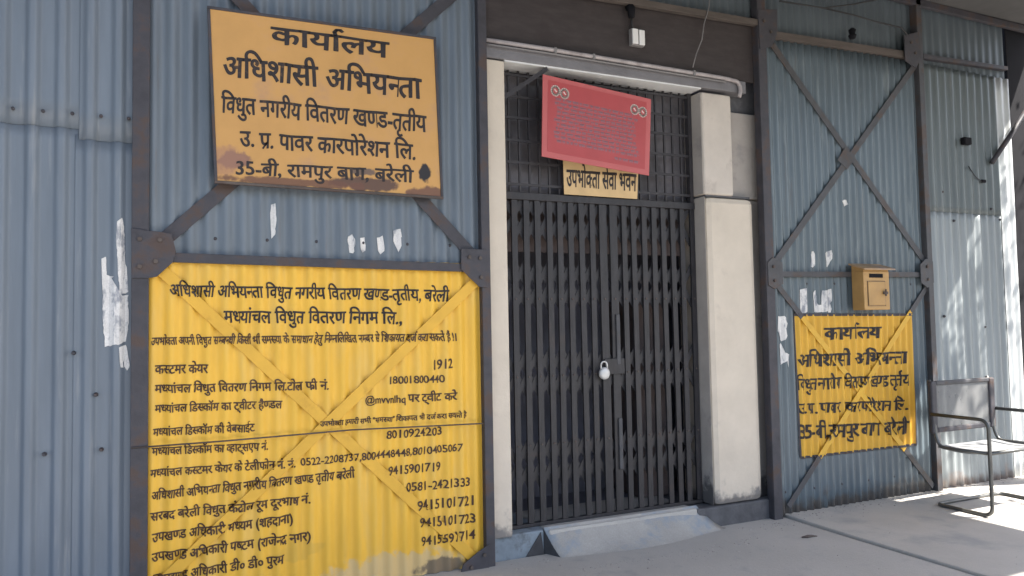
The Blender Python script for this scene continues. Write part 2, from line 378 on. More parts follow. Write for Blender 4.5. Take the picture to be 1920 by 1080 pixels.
# ------------------------------------------------------------------ corrugated sheets
AMP = .0085
def pitch(X): return .082 if X < 2 else (.067 if X < 5.36 else .09)
def wave(X): return -AMP*(1+math.cos(2*PI*X/pitch(X)))
def trap(X, p=.116, a=.010):
    u = (X/p) % 1.0; u = min(u, 1-u)*2            # 0 ridge .. 1 valley
    return -a*2*max(0, min(1, (.55-u)/.35))
def dent(X, z): return .0012*math.sin(z*2.3+X*1.7)+.0010*math.sin(z*5.1-X*3.3+1)+.0007*math.sin(z*9.7+X*7.1)
def sheet(name, x0, x1, z0, z1, fn, m, off=0.0, edge=None, nx=None, thick=.0012, ragged=0.0):
    n = nx or max(8, int((x1-x0)/.0055)); mb = MB(); KZ = 24; zs = [z0+(z1-z0)*k/KZ for k in range(KZ+1)]
    for i in range(n+1):
        X = x0+(x1-x0)*i/n; y = fn(X)+off
        for k, z in enumerate(zs):
            if k == 0 and ragged: z += random.uniform(0, ragged)
            mb.v.append((X, y+dent(X, z), z))
    for i in range(n):
        for k in range(KZ): a = i*(KZ+1)+k; mb.f.append((a, a+KZ+1, a+KZ+2, a+1))
    o = mb.build(name, m, smooth=True)
    s = o.modifiers.new('thick', 'SOLIDIFY'); s.thickness = thick; s.offset = 0
    return o
GS = 'corrugated sheets of the wall'
tag(sheet('corrugated_sheet', -2.6, -.38, 2.295, 5.4, trap, M_left, -.004), 'blue corrugated sheet above the lap seam at the far left of the wall', 'metal sheet', GS)
tag(sheet('corrugated_sheet', -2.6, -.385, .0, 2.33, trap, M_left, 0), 'blue corrugated sheet below the lap seam at the far left of the wall', 'metal sheet', GS)
tag(sheet('corrugated_sheet', -.395, -.11, 2.245, 5.4, trap, M_left, -.008), 'narrow blue corrugated sheet above the lower seam, left of the first post', 'metal sheet', GS)
tag(sheet('corrugated_sheet', -.41, -.115, .0, 2.27, trap, M_left, -.0045), 'narrow blue corrugated sheet with torn white paper, left of the first post', 'metal sheet', GS)
tag(sheet('corrugated_sheet', -.13, 1.64, .0, 5.4, wave, M_bay, 0), 'blue corrugated sheet behind the tan sign and the big yellow notice', 'metal sheet', GS)
tag(sheet('corrugated_sheet', 3.75, 5.37, .0, 3.36, wave, M_right, 0, ragged=.012), 'grey blue corrugated sheet behind the letterbox and right notice', 'metal sheet', GS)
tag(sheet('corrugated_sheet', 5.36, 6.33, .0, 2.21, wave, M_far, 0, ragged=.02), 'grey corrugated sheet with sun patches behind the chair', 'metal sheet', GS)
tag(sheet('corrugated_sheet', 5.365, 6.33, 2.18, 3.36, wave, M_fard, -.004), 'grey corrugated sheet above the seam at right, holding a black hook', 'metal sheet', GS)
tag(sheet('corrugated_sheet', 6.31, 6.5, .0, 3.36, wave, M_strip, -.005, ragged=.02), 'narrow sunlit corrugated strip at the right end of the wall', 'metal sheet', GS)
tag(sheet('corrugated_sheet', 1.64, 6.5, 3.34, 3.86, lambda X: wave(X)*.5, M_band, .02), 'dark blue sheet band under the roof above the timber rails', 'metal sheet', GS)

# ------------------------------------------------------------------ setting
structure(MB().add([(-60, -90, -.06), (90, -90, -.06), (90, 60, -.06), (-60, 60, -.06)], [(0, 1, 2, 3)]).build('ground', M_ground))
def slab(name, pts, z0, z1, m, div=10):
    mb = MB(); n = len(pts); mb.add([(x, y, z1) for x, y in pts]+[(x, y, z0) for x, y in pts], [tuple(range(n))]+[(i, i+n, (i+1) % n+n, (i+1) % n) for i in range(n)])
    return structure(mb.build(name, m, bevel=.008))
slab('forecourt_paving', [(-6, -4.4), (3.808, -4.4), (3.808, -2.5), (3.812, -1.35), (3.803, -.6), (3.812, -.03), (3.70, .02), (-6, .02)], -.055, 0.0, M_pav)
slab('verandah_floor', [(3.815, -4.4), (14, -4.4), (14, .3), (3.84, .3), (3.83, -.12), (3.818, -.6)], -.055, .014, M_ver)
# plinth under the doorway, with the sill on top
pl = thing('door_plinth', (2.5, 0, 0), 'low dirty plinth and sill under the collapsible gate', 'plinth')
MB().plate([xz(1014, 998, .026), xz(1022, 1050, .026), xz(982, 1052, .026)], .024, .0298).build('shade_triangle', M_shade, pl)  # shade beside the ramp, painted as a dark triangular plate
MB().box(1.66, 2.02, .03, .5, -.05, .135).build('whitewashed_face', M_plinthb, pl, .01)
MB().box(2.022, 3.10, .0, .5, -.05, .137).build('sill', M_pav, pl, .012)
MB().box(3.102, 3.77, .0, .5, -.05, .13).build('dark_face', M_plinth, pl, .012)  # dark from staining, with the post's shadow also put into the colour
# ramp: short flared wedge up to the sill
mb = MB(); nu, nv = 18, 8
for j in range(nv+1):
    for i in range(nu+1):
        u = i/nu; v = j/nv
        xa = 2.0+.06*v; xb = 3.11+.19*v
        yb = -(.10+.09*math.sin(PI*u)**.8-.045*u)*v
        zz = .148*(1-v)**1.5-.006*v+.004*math.sin(u*9+v*4)*(1 if 0 < v < 1 else 0)
        mb.v.append((xa+(xb-xa)*u, yb-.002+.03*(1-v), zz+.002))
for j in range(nv):
    for i in range(nu): a = j*(nu+1)+i; mb.f.append((a, a+1, a+nu+2, a+nu+1))
top = len(mb.v)
lft = [j*(nu+1) for j in range(nv+1)]; rgt = [j*(nu+1)+nu for j in range(nv+1)]
for side in (lft, rgt):
    o = len(mb.v)
    for a in side: x, y, z = mb.v[a]; mb.v.append((x, y, -.02))
    for k in range(nv): mb.f.append((side[k], side[k+1], o+k+1, o+k))
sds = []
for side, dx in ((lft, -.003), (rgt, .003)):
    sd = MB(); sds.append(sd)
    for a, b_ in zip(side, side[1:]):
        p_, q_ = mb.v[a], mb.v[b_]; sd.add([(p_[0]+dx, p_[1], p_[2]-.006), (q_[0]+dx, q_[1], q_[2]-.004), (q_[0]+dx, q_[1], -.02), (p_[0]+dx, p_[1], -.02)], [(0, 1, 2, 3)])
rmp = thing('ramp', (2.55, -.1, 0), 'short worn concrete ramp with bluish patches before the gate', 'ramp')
mb.build('top_slab', M_ramp, rmp, 0, True); [q_.build('dark_side', M_shade, rmp) for q_ in sds]  # ramp sides get their shade as a near-black colour

# ------------------------------------------------------------------ posts with gusset plates
def post(x0, x1, z1, m, label, gussets, depth=.05):
    t = thing('steel_post', ((x0+x1)/2, 0, 0), label, 'post', 'steel posts of the wall frame')
    b = MB(); f = .009
    b.box(x0, x1, -depth, -depth+f, -.02, z1); b.box(x0, x0+f, -depth+f+.0004, .012, -.02, z1); b.box(x1-f, x1, -depth+f+.0004, .012, -.02, z1)
    b.build('shaft', m, t, .003)
    for (pts, y, mm) in gussets:
        MB().plate([xz(px, py, y) for px, py in pts], y-.007, y).build('gusset_plate', mm, t, .002)
    return t
def bolts(root, pxs, y=-.0575):
    for q in pxs:
        c = at(*q, y); MB().tube([(c.x, y, c.z), (c.x, y-.010, c.z)], .011, 6).build('bolt_head', M_ironb, root)
P1 = post(-.172, -.098, 5.4, M_iron, 'dark iron post left of the big yellow notice', [([(246, 428), (322, 438), (330, 472), (324, 492), (294, 519), (276, 522), (247, 522)], -.0505, M_iron)])
P2 = post(1.602, 1.655, 5.4, M_iron, 'dark iron post between the yellow notice and the cream doorway',
     [([(864, 466), (909, 468), (914, 540), (898, 538), (864, 505)], -.0505, M_iron), ([(917, 1020), (917, 1066), (862, 1078), (868, 1058), (896, 1034)], -.0505, M_iron)])
P3 = post(3.700, 3.775, 3.86, M_iron, 'dark steel post right of the cream doorway', [([(1420, 18), (1456, 18), (1456, 66), (1446, 88), (1424, 92)], -.0505, M_iron), ([(1438, 492), (1448, 482), (1466, 492), (1468, 532), (1452, 542), (1440, 535)], -.0505, M_ironr)])
P4 = post(5.335, 5.392, 3.86, M_ironr, 'slim steel post between the letterbox bay and the sunlit sheets', [([(1694, 66), (1722, 60), (1727, 108), (1716, 128), (1696, 114)], -.0505, M_iron), ([(1724, 496), (1735, 485), (1748, 490), (1750, 530), (1738, 540), (1726, 530)], -.0505, M_ironr)])

bolts(P1, [(262, 448), (300, 450), (262, 500), (292, 490)]); bolts(P2, [(880, 482), (900, 484), (902, 520), (908, 1040), (884, 1064)])
bolts(P3, [(1432, 40), (1445, 60), (1450, 500), (1452, 526)]); bolts(P4, [(1708, 80), (1716, 100), (1738, 500), (1740, 524)])
# ------------------------------------------------------------------ braces and rails
def brace(label, a0, a1, b0, b1, wd, m, m_plate=None, group='cross braces of the wall frame', off=0.0):
    ax = [xz(*a0, -.02), xz(*a1, -.02)]; bx = [xz(*b0, -.026), xz(*b1, -.026)]
    t = thing('cross_brace', ((ax[0][0]+ax[1][0])/2, -.02, min(ax[0][1], ax[1][1])), label, 'brace', group)
    MB().bar(*ax, wd, -.0245+off, -.0185+off).build('brace_bar', m, t, .0015)
    MB().bar(*bx, wd, -.031+off, -.025+off).build('brace_bar', m, t, .0015)
    return t, ax, bx
M_ybar = mat('paint_yellow_bar', (.65, .37, .042), .55, var=.1, scale=6, col2=(.50, .27, .03), t2=(.55, .8), s2=9)
M_ybar2 = mat('paint_yellow_bar_right', (.60, .345, .035), .55, var=.1, scale=6, col2=(.50, .27, .03), t2=(.55, .8), s2=9)
brace('dark rusty cross brace behind the tan sign', (300, 456), (850, -10), (892, 486), (440, -10), .068, M_iron)
tb, LA, LB = brace('yellow painted cross brace under the lettering of the big notice', (285, 490), (905, 1062), (905, 515), (270, 1125), .058, M_ybar)
tru, _, _ = brace('grey cross brace above the letterbox', (1448, 84), (1740, 500), (1718, 118), (1450, 497), .050, M_ironr)
MB().plate([xz(1570, 300, -.031), xz(1584, 276, -.031), xz(1604, 296, -.031), xz(1588, 318, -.031)], -.034, -.0312).build('centre_plate', M_ironr, tru)
# lower right brace: bare ends, yellow where the notice crosses it
def on(p0, p1, t): return (p0[0]+(p1[0]-p0[0])*t, p0[1]+(p1[1]-p0[1])*t)
t = thing('cross_brace', (4.55, -.02, .2), 'lower cross brace half hidden under yellow paint of the right notice', 'brace', 'cross braces of the wall frame')
RA = [xz(1452, 528, -.02), xz(1750, 912, -.02)]; RB = [xz(1742, 530, -.026), xz(1478, 950, -.026)]
def seg(name, L, t0, t1, m, y0, y1): MB().bar(on(*L, t0), on(*L, t1), .042, y0, y1).build(name, m, t, .0015)
seg('brace_bar', RA, 0, .16, M_ironr, -.0245, -.0185); seg('painted_bar', RA, .1602, .805, M_ybar2, -.0245, -.0185); seg('brace_bar', RA, .8052, 1, M_ironr, -.0245, -.0185)
seg('brace_bar', RB, 0, .145, M_ironr, -.031, -.025); seg('painted_bar', RB, .1452, .80, M_ybar2, -.031, -.025); seg('brace_bar', RB, .8002, 1, M_ironr, -.031, -.025)
def rail(label, p0, p1, wd, m, y0=-.046, y1=-.0315, nm='steel_rail', cat='rail'):
    a, b = xz(*p0, y1), xz(*p1, y1)
    return tag(MB().bar(a, b, wd, y0, y1).build(nm, m, None, .002), label, cat)
rail('dark iron rail along the top edge of the big yellow notice', (290, 482), (892, 503), .046, M_iron)
rail('grey steel rail behind the ochre letterbox', (1450, 514), (1738, 515), .038, M_ironr, -.044, -.0315)
rail('brown timber rail above the right cross brace', (1440, 69), (1716, 110), .050, M_timber, -.040, .012, 'timber_rail', 'rail')
rail('thin rail continuing right of the slim post', (1722, 108), (1880, 131), .032, M_iron, -.034, .012)
rail('brown timber beam above the dark board over the door', (905, -40), (1424, 47), .042, M_timber, -.05, -.012, 'timber_beam', 'beam')
rail('dark rail where the roof meets the wall', (1440, -60), (1930, 60), .05, M_iron, -.05, -.012)
def rod(label, pts, r, m, nm='wire', cat='wire', g=None): return tag(MB().tube(pts, r, 8).build(nm, m, None, 0, True), label, cat, g)
rod('thin rod running across the middle of the big yellow notice', [at(246, 840, -.058), at(420, 827, -.05), at(660, 806, -.048), at(906, 794, -.058)], .004, M_ironb, 'tie_rod', 'rod')

# ------------------------------------------------------------------ the big yellow notice painted on the sheet
def dist(p, L):
    a, b = Vector(L[0]), Vector(L[1]); q = Vector(p); d = b-a; t_ = max(0, min(1, (q-a).dot(d)/d.dot(d))); return (q-a-d*t_).length
def surf_big(X, z):
    y = wave(X)-.0036+dent(X, z)
    if dist((X, z), LB) < .032: y = min(y, -.0316)
    elif dist((X, z), LA) < .032: y = min(y, -.0252)
    return y
def surf_right(X, z):
    y = wave(X)-.0036+dent(X, z)
    if dist((X, z), RB) < .024: y = min(y, -.0316)
    elif dist((X, z), RA) < .024: y = min(y, -.0252)
    return y
M_yel = mat('paint_yellow', (.72, .42, .048), .5, var=.08, scale=3, stretch=(3, 3, .8), col2=(.68, .43, .09), t2=(.46, .72), runs=((.60, .36, .06), .56, .74, .6), s2=3, st2=(3, 3, .5), bump=.05, bscale=9)
M_yel2 = mat('paint_yellow_right', (.62, .345, .033), .5, var=.1, scale=4, stretch=(4, 4, .8), col2=(.56, .31, .04), t2=(.52, .75), s2=5)
spots(M_yel, [(1.10, .02, .46, .13, (.50, .42, .28), .6), (.55, .0, .5, .05, (.45, .40, .33), .5), (1.36, .03, .16, .05, (.10, .08, .07), .8), (.60, .22, .12, .05, (.50, .32, .06), .4)])
def painted_panel(name, poly, fn, m, parent, off):
    n = 420; mb = MB(); xs0 = min(p[0] for p in poly); xs1 = max(p[0] for p in poly)
    def span(X):
        zs = []
        for i in range(len(poly)):
            a, b = poly[i], poly[(i+1) % len(poly)]
            if a[0] != b[0] and min(a[0], b[0])-1e-9 <= X <= max(a[0], b[0])+1e-9: zs.append(a[1]+(b[1]-a[1])*(X-a[0])/(b[0]-a[0]))
        return min(zs), max(zs)
    K = 30
    for i in range(n+1):
        X = xs0+(xs1-xs0)*i/n; lo, hi = span(X)
        for k in range(K+1):
            z = lo+(hi-lo)*k/K; mb.v.append((X, fn(X)-off+dent(X, z), z))
    for i in range(n):
        for k in range(K): a = i*(K+1)+k; mb.f.append((a, a+K+1, a+K+2, a+1))
    return mb.build(name, m, parent, 0, True)
big = thing('painted_notice', (.75, -.02, 0), 'big yellow notice of phone numbers painted on the corrugated sheet, bottom worn', 'sign')
bp = [(-.10, .004), (-.10, 1.60), (.0, 1.715), (1.50, 1.70), (1.604, 1.59), (1.604, .004)]
painted_panel('painted_field', bp, wave, M_yel, big, .0035)
for l in BIG_LINES:
    letter_line(*l[:6], -.018, M_ink if l[5] > 20 else M_inkf, big, surf_big)
for l in BIG_NUMS: letter_line(*l[:6], -.018, M_inkf, big, surf_big, latin=True, bold=.012)
rt = thing('painted_notice', (4.58, -.02, .38), 'small square yellow notice painted on the sheet under the letterbox', 'sign')
rp = [xz(1487, 590), xz(1708, 590), xz(1714, 833), xz(1500, 858)]
painted_panel('painted_field', rp, wave, M_yel2, rt, .0035)
def rim(a, b, nm, wdt=.016):
    n = 60; mb = MB()
    dx, dz = b[0]-a[0], b[1]-a[1]; L = math.hypot(dx, dz); nx_, nz_ = -dz/L*wdt/2, dx/L*wdt/2
    for i in range(n+1):
        u = i/n
        for s_ in (1, -1): X = a[0]+dx*u+nx_*s_; z = a[1]+dz*u+nz_*s_; mb.v.append((X, surf_right(X, z)-.002, z))
    mb.f = [(2*i, 2*i+1, 2*i+3, 2*i+2) for i in range(n)]
    return mb.build(nm, M_iron, rt)
rim(rp[0], rp[1], 'painted_border', .02); rim(rp[1], rp[2], 'painted_border', .013); rim(rp[2], rp[3], 'painted_border', .018); rim(rp[3], rp[0], 'painted_border', .013)
for l in RIGHT_LINES: letter_line(*l[:6], -.018, M_ink, rt, surf_right, hh=l[5]*.97)

# ------------------------------------------------------------------ the tan metal sign
SY = -.085
tc = [xz(*q, SY) for q in ((391, 14), (815, 72), (829, 371), (405, 341))]
M_tan = mat('sign_tan', (.52, .285, .09), .55, var=.08, scale=4, col2=(.44, .25, .12), t2=(.5, .72), s2=4, bump=.05)
s1 = at(438, 300, SY); s2_ = at(797, 325, SY); s3 = at(690, 345, SY); s4 = at(560, 343, SY); s5 = at(800, 362, SY); s6 = at(684, 322, SY)
spots(M_tan, [(s1.x, s1.z, .085, .05, (.13, .065, .07), .85), (s1.x-.05, s1.z, .13, .07, (.33, .17, .11), .6), (s2_.x, s2_.z, .036, .046, (.02, .017, .02), 1), (s3.x, s3.z, .20, .036, (.09, .05, .04), .95),
              (s4.x, s4.z, .36, .026, (.13, .06, .04), .9), (s5.x, s5.z, .12, .035, (.13, .06, .045), .9), (s6.x, s6.z, .07, .022, (.06, .055, .07), .8)])
tan = thing('hanging_sign', ((tc[0][0]+tc[1][0])/2, SY, tc[3][1]), 'tan metal sign with black lettering and rusty lower edge, above the notice', 'sign')
MB().plate(tc, SY, SY+.003).build('panel', M_tan, tan)
for i in range(4):
    a, b = Vector(tc[i]), Vector(tc[(i+1) % 4]); d = (b-a).normalized(); e = .007
    a2, b2 = (a-d*e, b+d*e) if i % 2 == 0 else (a+d*e*1.05, b-d*e*1.05)
    MB().bar(a2, b2, .014, SY-.006, SY+.012).build('frame_edge', M_ironb if i == 2 else M_iron, tan, .002)
for q in ((470, 40), (740, 82), (430, 330), (790, 350)):
    c = xz(*q, SY); MB().box(c[0]-.012, c[0]+.012, SY+.0035, -.0316, c[1]-.012, c[1]+.012).build('spacer', M_iron, tan)
for l in TAN_LINES: letter_line(*l[:6], SY, M_ink, tan)

# ------------------------------------------------------------------ doorway
lp = thing('door_pillar', (1.72, .1, .13), 'thin cream plastered pillar left of the gate', 'pillar')
MB().box(1.662, 1.786, .0, .12, .132, 2.905).build('plaster_face', M_cream, lp, .006)
rpil = thing('door_pillar', (3.5, .1, .13), 'wide cream block pillar right of the gate', 'pillar')
MB().box(3.243, 3.66, .0, .34, .128, 2.185).build('lower_block', M_cream, rpil, .045)
MB().box(3.240, 3.49, .004, .34, 2.195, 2.89).build('upper_block', M_cream2, rpil, .014)
MB().box(3.26, 3.64, .02, .33, 2.183, 2.197).build('mortar_joint', M_plinth, rpil)
MB().box(3.492, 4.05, .07, .34, 2.195, 2.80).build('set_back_block', M_greypl, rpil, .01)
MB().box(3.662, 4.05, .10, .338, .12, 2.19).build('shade_recess', M_greypl, rpil)  # added set-back strip standing in for the pillar's shade beside the post
MB().box(3.495, 4.05, .10, .34, 2.803, 3.06).build('dark_block', M_plinth, rpil)
MB().box(3.2405, 3.2429, .012, .128, .14, 2.18).build('jamb_face', M_greypl, rpil)
MB().box(3.2365, 3.2398, .016, .128, 2.2, 2.888).build('jamb_face', M_greypl, rpil)
lt = thing('lintel', (2.6, .1, 2.9), 'grey concrete lintel over the gate with bounce light painted on its underside', 'lintel')
MB().box(1.662, 3.62, -.004, .098, 2.915, 3.0).build('beam', M_lintel, lt, .006)
MB().box(1.79, 3.236, .002, .16, 2.905, 2.9148).build('underside', M_soffit, lt)
# dark board over the lintel
tag(MB().box(1.657, 3.70, .006, .03, 3.004, 3.42).build('transom_board', M_brown, None, .003), 'dark brown board above the lintel, carrying the white switch', 'board')
p = [at(906, 74, -.022), at(1020, 91, -.022), at(1190, 119, -.022), at(1360, 147, -.022), at(1384, 153, -.022), at(1389, 168, -.022), at(1386, 182, -.022)]
cp = thing('conduit_pipe', p[0], 'pale conduit pipe along the top of the lintel with a bent end', 'pipe')
MB().tube(fillet(p, .05), .0135, 12).build('pipe', M_pipe, cp, 0, True)
MB().tube([q+Vector((0, -.004, -.026)) for q in p[:4]], .006, 8).build('cable', M_wire, cp, 0, True)
for q in (1040, 1112, 1300):
    c = at(q, 74+(q-906)*.1625, -.022); MB().box(c.x-.008, c.x+.008, -.038, .005, c.z-.018, c.z+.018).build('clip', M_wire, cp)
sw = at(1193, 72, -.01); sx, sz = sw.x, sw.z
t = thing('switch_box', (sx, 0, sz-.06), 'white two gang switch box on the dark board above the lintel', 'switch')
MB().box(sx-.048, sx+.048, -.03, .005, sz-.055, sz+.055).build('back_box', M_wire, t, .004)
MB().box(sx-.046, sx-.004, -.042, -.0302, sz-.048, sz+.05).build('rocker', M_swt, t, .004)
MB().box(sx+.004, sx+.046, -.042, -.0302, sz-.05, sz+.048).build('rocker', M_swt, t, .004)
MB().tube([(sx-.03, -.012, sz+.055), (sx-.032, -.012, sz+.1), (sx-.036, -.012, sz+.16)], .008, 8).build('feed_tube', M_wireb, t, 0, True)
h = at(1182, 22, -.03)
t = thing('bulb_holder', h, 'black bulb holder above the white switch box', 'lamp holder')
MB().tube([h+Vector((0, .03, .035)), h+Vector((0, 0, .035)), h+Vector((0, -.01, .02)), h+Vector((0, -.012, -.04))], [.02, .022, .026, .02], 12).build('holder', M_black, t, 0, True)
rod('thin grey wire hanging over the dark board to the lintel', [at(1333, -30, -.06), at(1329, 15, -.055), at(1320, 45, -.05), at(1316, 75, -.045), at(1306, 100, -.04), at(1299, 126, -.036)], .0035, M_wire)

# room behind the gate
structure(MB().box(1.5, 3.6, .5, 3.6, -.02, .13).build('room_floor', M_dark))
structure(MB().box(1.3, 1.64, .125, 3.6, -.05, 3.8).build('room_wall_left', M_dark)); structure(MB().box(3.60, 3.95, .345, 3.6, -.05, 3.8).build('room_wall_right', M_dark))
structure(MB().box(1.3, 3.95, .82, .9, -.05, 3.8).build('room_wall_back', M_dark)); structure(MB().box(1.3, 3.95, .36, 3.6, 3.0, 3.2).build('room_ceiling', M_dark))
GY = .13
GX0, GX1, GZ0, GZ1 = 1.79, 3.235, .16, 2.15
tag(MB().box(1.72, 3.30, .245, .265, 1.80, 2.16).build('inner_board', M_inbrown, None, .003), 'brown board behind the top of the collapsible gate', 'board')
cb = thing('cupboard', (3.05, .6, .13), 'dim brown cupboard standing inside behind the right leaf of the gate', 'cupboard')
MB().box(2.93, 3.2, .40, .8, .14, 1.5).build('carcass', M_inbrown, cb, .01)
MB().box(2.935, 3.062, .385, .399, .2, 1.47).build('door', M_inbrown, cb, .004); MB().box(3.068, 3.195, .385, .399, .2, 1.47).build('door', M_inbrown, cb, .004)

gate = thing('collapsible_gate', (2.5, GY, GZ0), 'dark closed collapsible iron gate of vertical channels and scissor lattice', 'gate')
MB().box(GX0, GX1, GY-.025, GY+.025, GZ1-.045, GZ1).build('top_track', M_gate, gate, .003)
MB().box(GX0, GX1, GY-.02, GY+.02, GZ0-.022, GZ0-.002).build('bottom_track', M_gate, gate, .002)
npk = 19; pkx = [GX0+.02+(GX1-GX0-.04)*i/(npk-1) for i in range(npk)]
pm = None
for i, X in enumerate(pkx):
    wide = .027 if i in (9, 10) else .0185
    b = MB()                                      # a channel open to the room
    b.box(X-wide, X+wide, GY-.016, GY-.012, GZ0, GZ1-.046); b.box(X-wide, X-wide+.004, GY-.0119, GY-.001, GZ0, GZ1-.046); b.box(X+wide-.004, X+wide, GY-.0119, GY-.001, GZ0, GZ1-.046)
    dx0, dx1 = random.uniform(-.006, .006), random.uniform(-.006, .006)
    b.v = [(x+dx0+(dx1-dx0)*(z-GZ0)/2, y+random.uniform(-.001, .001), z) for x, y, z in b.v]
    b.build('picket', M_gate, gate)
    for zr in (.62, 1.03, 1.5): MB().tube([(X+dx0+(dx1-dx0)*(zr-GZ0)/2, GY-.0165, zr), (X+dx0+(dx1-dx0)*(zr-GZ0)/2, GY-.021, zr)], .006, 8).build('rivet', M_ironb, gate)
rows = [at(1130, y, GY).z for y in (535, 693, 854)]
rows = [rows[0]+(rows[0]-rows[1])*.78]+rows
for zc in rows:
    b = MB(); hh = .14
    for i in range(npk-2):
        if i == 8: continue
        e = random.uniform(-.006, .006)
        b.bar((pkx[i], zc-hh+e), (pkx[i+2], zc+hh+e), .031, GY+.000, GY+.004); b.bar((pkx[i], zc+hh+e), (pkx[i+2], zc-hh+e), .031, GY+.0045, GY+.0085)
    b.build('lattice_row', M_gate, gate)
MB().box(pkx[9]-.02, pkx[10]+.05, GY-.026, GY-.0165, 1.02, 1.12).build('hasp_plate', M_gate, gate, .003)
for z in (1.28, .62): MB().box(pkx[10]-.005, pkx[10]+.022, GY-.028, GY-.0165, z-.2, z+.12).build('pull_strip', M_ironr, gate, .003)
lk = at(1133, 700, GY-.045)
t = thing('padlock', lk, 'round silver padlock hanging at the middle of the gate', 'padlock')
b = MB(); n = 24
prof = [(0, .018), (.026, .018), (.035, .010), (.037, 0), (.035, -.010), (.026, -.018), (0, -.018)]
for (r_, y_) in prof: b.v += [(lk.x+max(r_, .0005)*math.cos(2*PI*k/n), lk.y+y_, lk.z+max(r_, .0005)*1.08*math.sin(2*PI*k/n)) for k in range(n)]
b.f = [(j*n+k, j*n+(k+1) % n, (j+1)*n+(k+1) % n, (j+1)*n+k) for j in range(len(prof)-1) for k in range(n)]
b.build('lock_body', M_lock, t, 0, True)
MB().tube([(lk.x-.022, lk.y, lk.z+.02), (lk.x-.022, lk.y, lk.z+.052)]+arc((lk.x, lk.y, lk.z+.052), .022, PI, 0, 8, (1, 0, 0), (0, 0, 1))+[(lk.x+.022, lk.y, lk.z+.02)], .0055, 8).build('shackle', M_lock, t, 0, True)

# grille over the gate
gr = thing('window_grille', (2.5, GY, 2.16), 'dark iron bar grille above the collapsible gate', 'grille')
for i in range(22):
    X = 1.80+.0675*i
    MB().box(X-.006, X+.006, GY-.006, GY+.006, 2.152, 2.903).build('bar', M_grille, gr)
for z in (2.20, 2.335, 2.47, 2.61, 2.74, 2.875):
    MB().box(1.79, 3.234, GY-.0125, GY-.0065, z-.008, z+.008).build('crossbar', M_grille, gr)
MB().box(3.205, 3.232, GY-.02, GY+.02, 2.152, 2.903).build('frame_side', M_grille, gr); MB().box(1.79, 1.815, GY-.02, GY+.02, 2.152, 2.903).build('frame_side', M_grille, gr)
MB().box(1.70, 3.3, .20, .212, 2.165, 2.91).build('dusty_pane', M_pane, gr)
a, b_ = at(934, 190, .0), at(1027, 128, .0)
tag(MB().bar((a.x, a.z), (b_.x, b_.z), .026, .002, .012).build('stay_bar', M_grille), 'dark slanting stay bar beside the red sign under the lintel', 'bar')

# red sign and small plate
RY = -.014
rc = [xz(*q, RY) for q in ((1018, 139), (1221, 186), (1217, 329), (1016, 293))]
rs = thing('red_sign', ((rc[0][0]+rc[1][0])/2, RY, rc[3][1]), 'tilted red printed sign hanging under the lintel before the grille', 'sign')
MB().plate(rc, RY, RY+.008).build('panel', M_redb, rs, .001)
def rq(u, v): # bilinear in the sign
    a = Vector(rc[0]).lerp(Vector(rc[1]), u); b = Vector(rc[3]).lerp(Vector(rc[2]), u); return a.lerp(b, v)
MB().plate([tuple(rq(*q)) for q in ((.045, .055), (.955, .055), (.955, .93), (.045, .93))], RY-.0012, RY-.0002).build('printed_field', M_red, rs)
def mark(P, wd, mb):
    for s_ in stroke(P, wd): mb.add([(x, RY-.0016, z) for x, z in s_], [(0, 1, 2, 3)])
for (cu, cv) in ((.11, .17), (.19, .18), (.84, .185), (.92, .195)):
    mb = MB(); c = rq(cu, cv)
    mark([(c.x+.025*math.cos(2*PI*k/14), c.y+.027*math.sin(2*PI*k/14)) for k in range(15)], .016, mb)
    mark([(c.x-.006, c.y+.008), (c.x+.007, c.y-.006)], .008, mb); mb.build('emblem', M_white, rs)
for row in range(12):
    v = .27+row*.051; mb = MB(); u = .10+random.uniform(0, .03); end = .9-random.uniform(0, .08)
    if row == 11: u, end = .66, .90; v = .86
    while u < end:
        wl = random.uniform(.02, .06); b = min(u+wl, end)
        mark([tuple(rq(u, v-.011)), tuple(rq(b, v-.011))], .0055, mb)
        k = u+.006
        while k < b: mark([tuple(rq(k, v-.01)), tuple(rq(k+random.uniform(-.002, .003), v+.014))], .005, mb); k += random.uniform(.008, .014)
        u = b+.012
    mb.build('printed_line', M_redtxt, rs)
PY = .085
pc = [xz(*q, PY) for q in ((1056, 300), (1197, 318), (1195, 373), (1058, 364))]
ps = thing('name_plate', ((pc[0][0]+pc[1][0])/2, PY, pc[3][1]), 'small yellow nameplate half hidden below the red sign', 'sign')
MB().plate(pc, PY, PY+.006).build('panel', M_plate, ps, .001)
letter_line(PLATE, 1062, 318, 1193, 327, 31, PY, M_ink, ps, wob=.01)
MB().box(pc[0][0]+.05, pc[0][0]+.08, PY+.0065, GY-.0128, pc[3][1]+.03, pc[3][1]+.1).build('bracket', M_grille, ps)
MB().box(pc[1][0]-.08, pc[1][0]-.05, PY+.0065, GY-.0128, pc[3][1]+.03, pc[3][1]+.1).build('bracket', M_grille, ps)

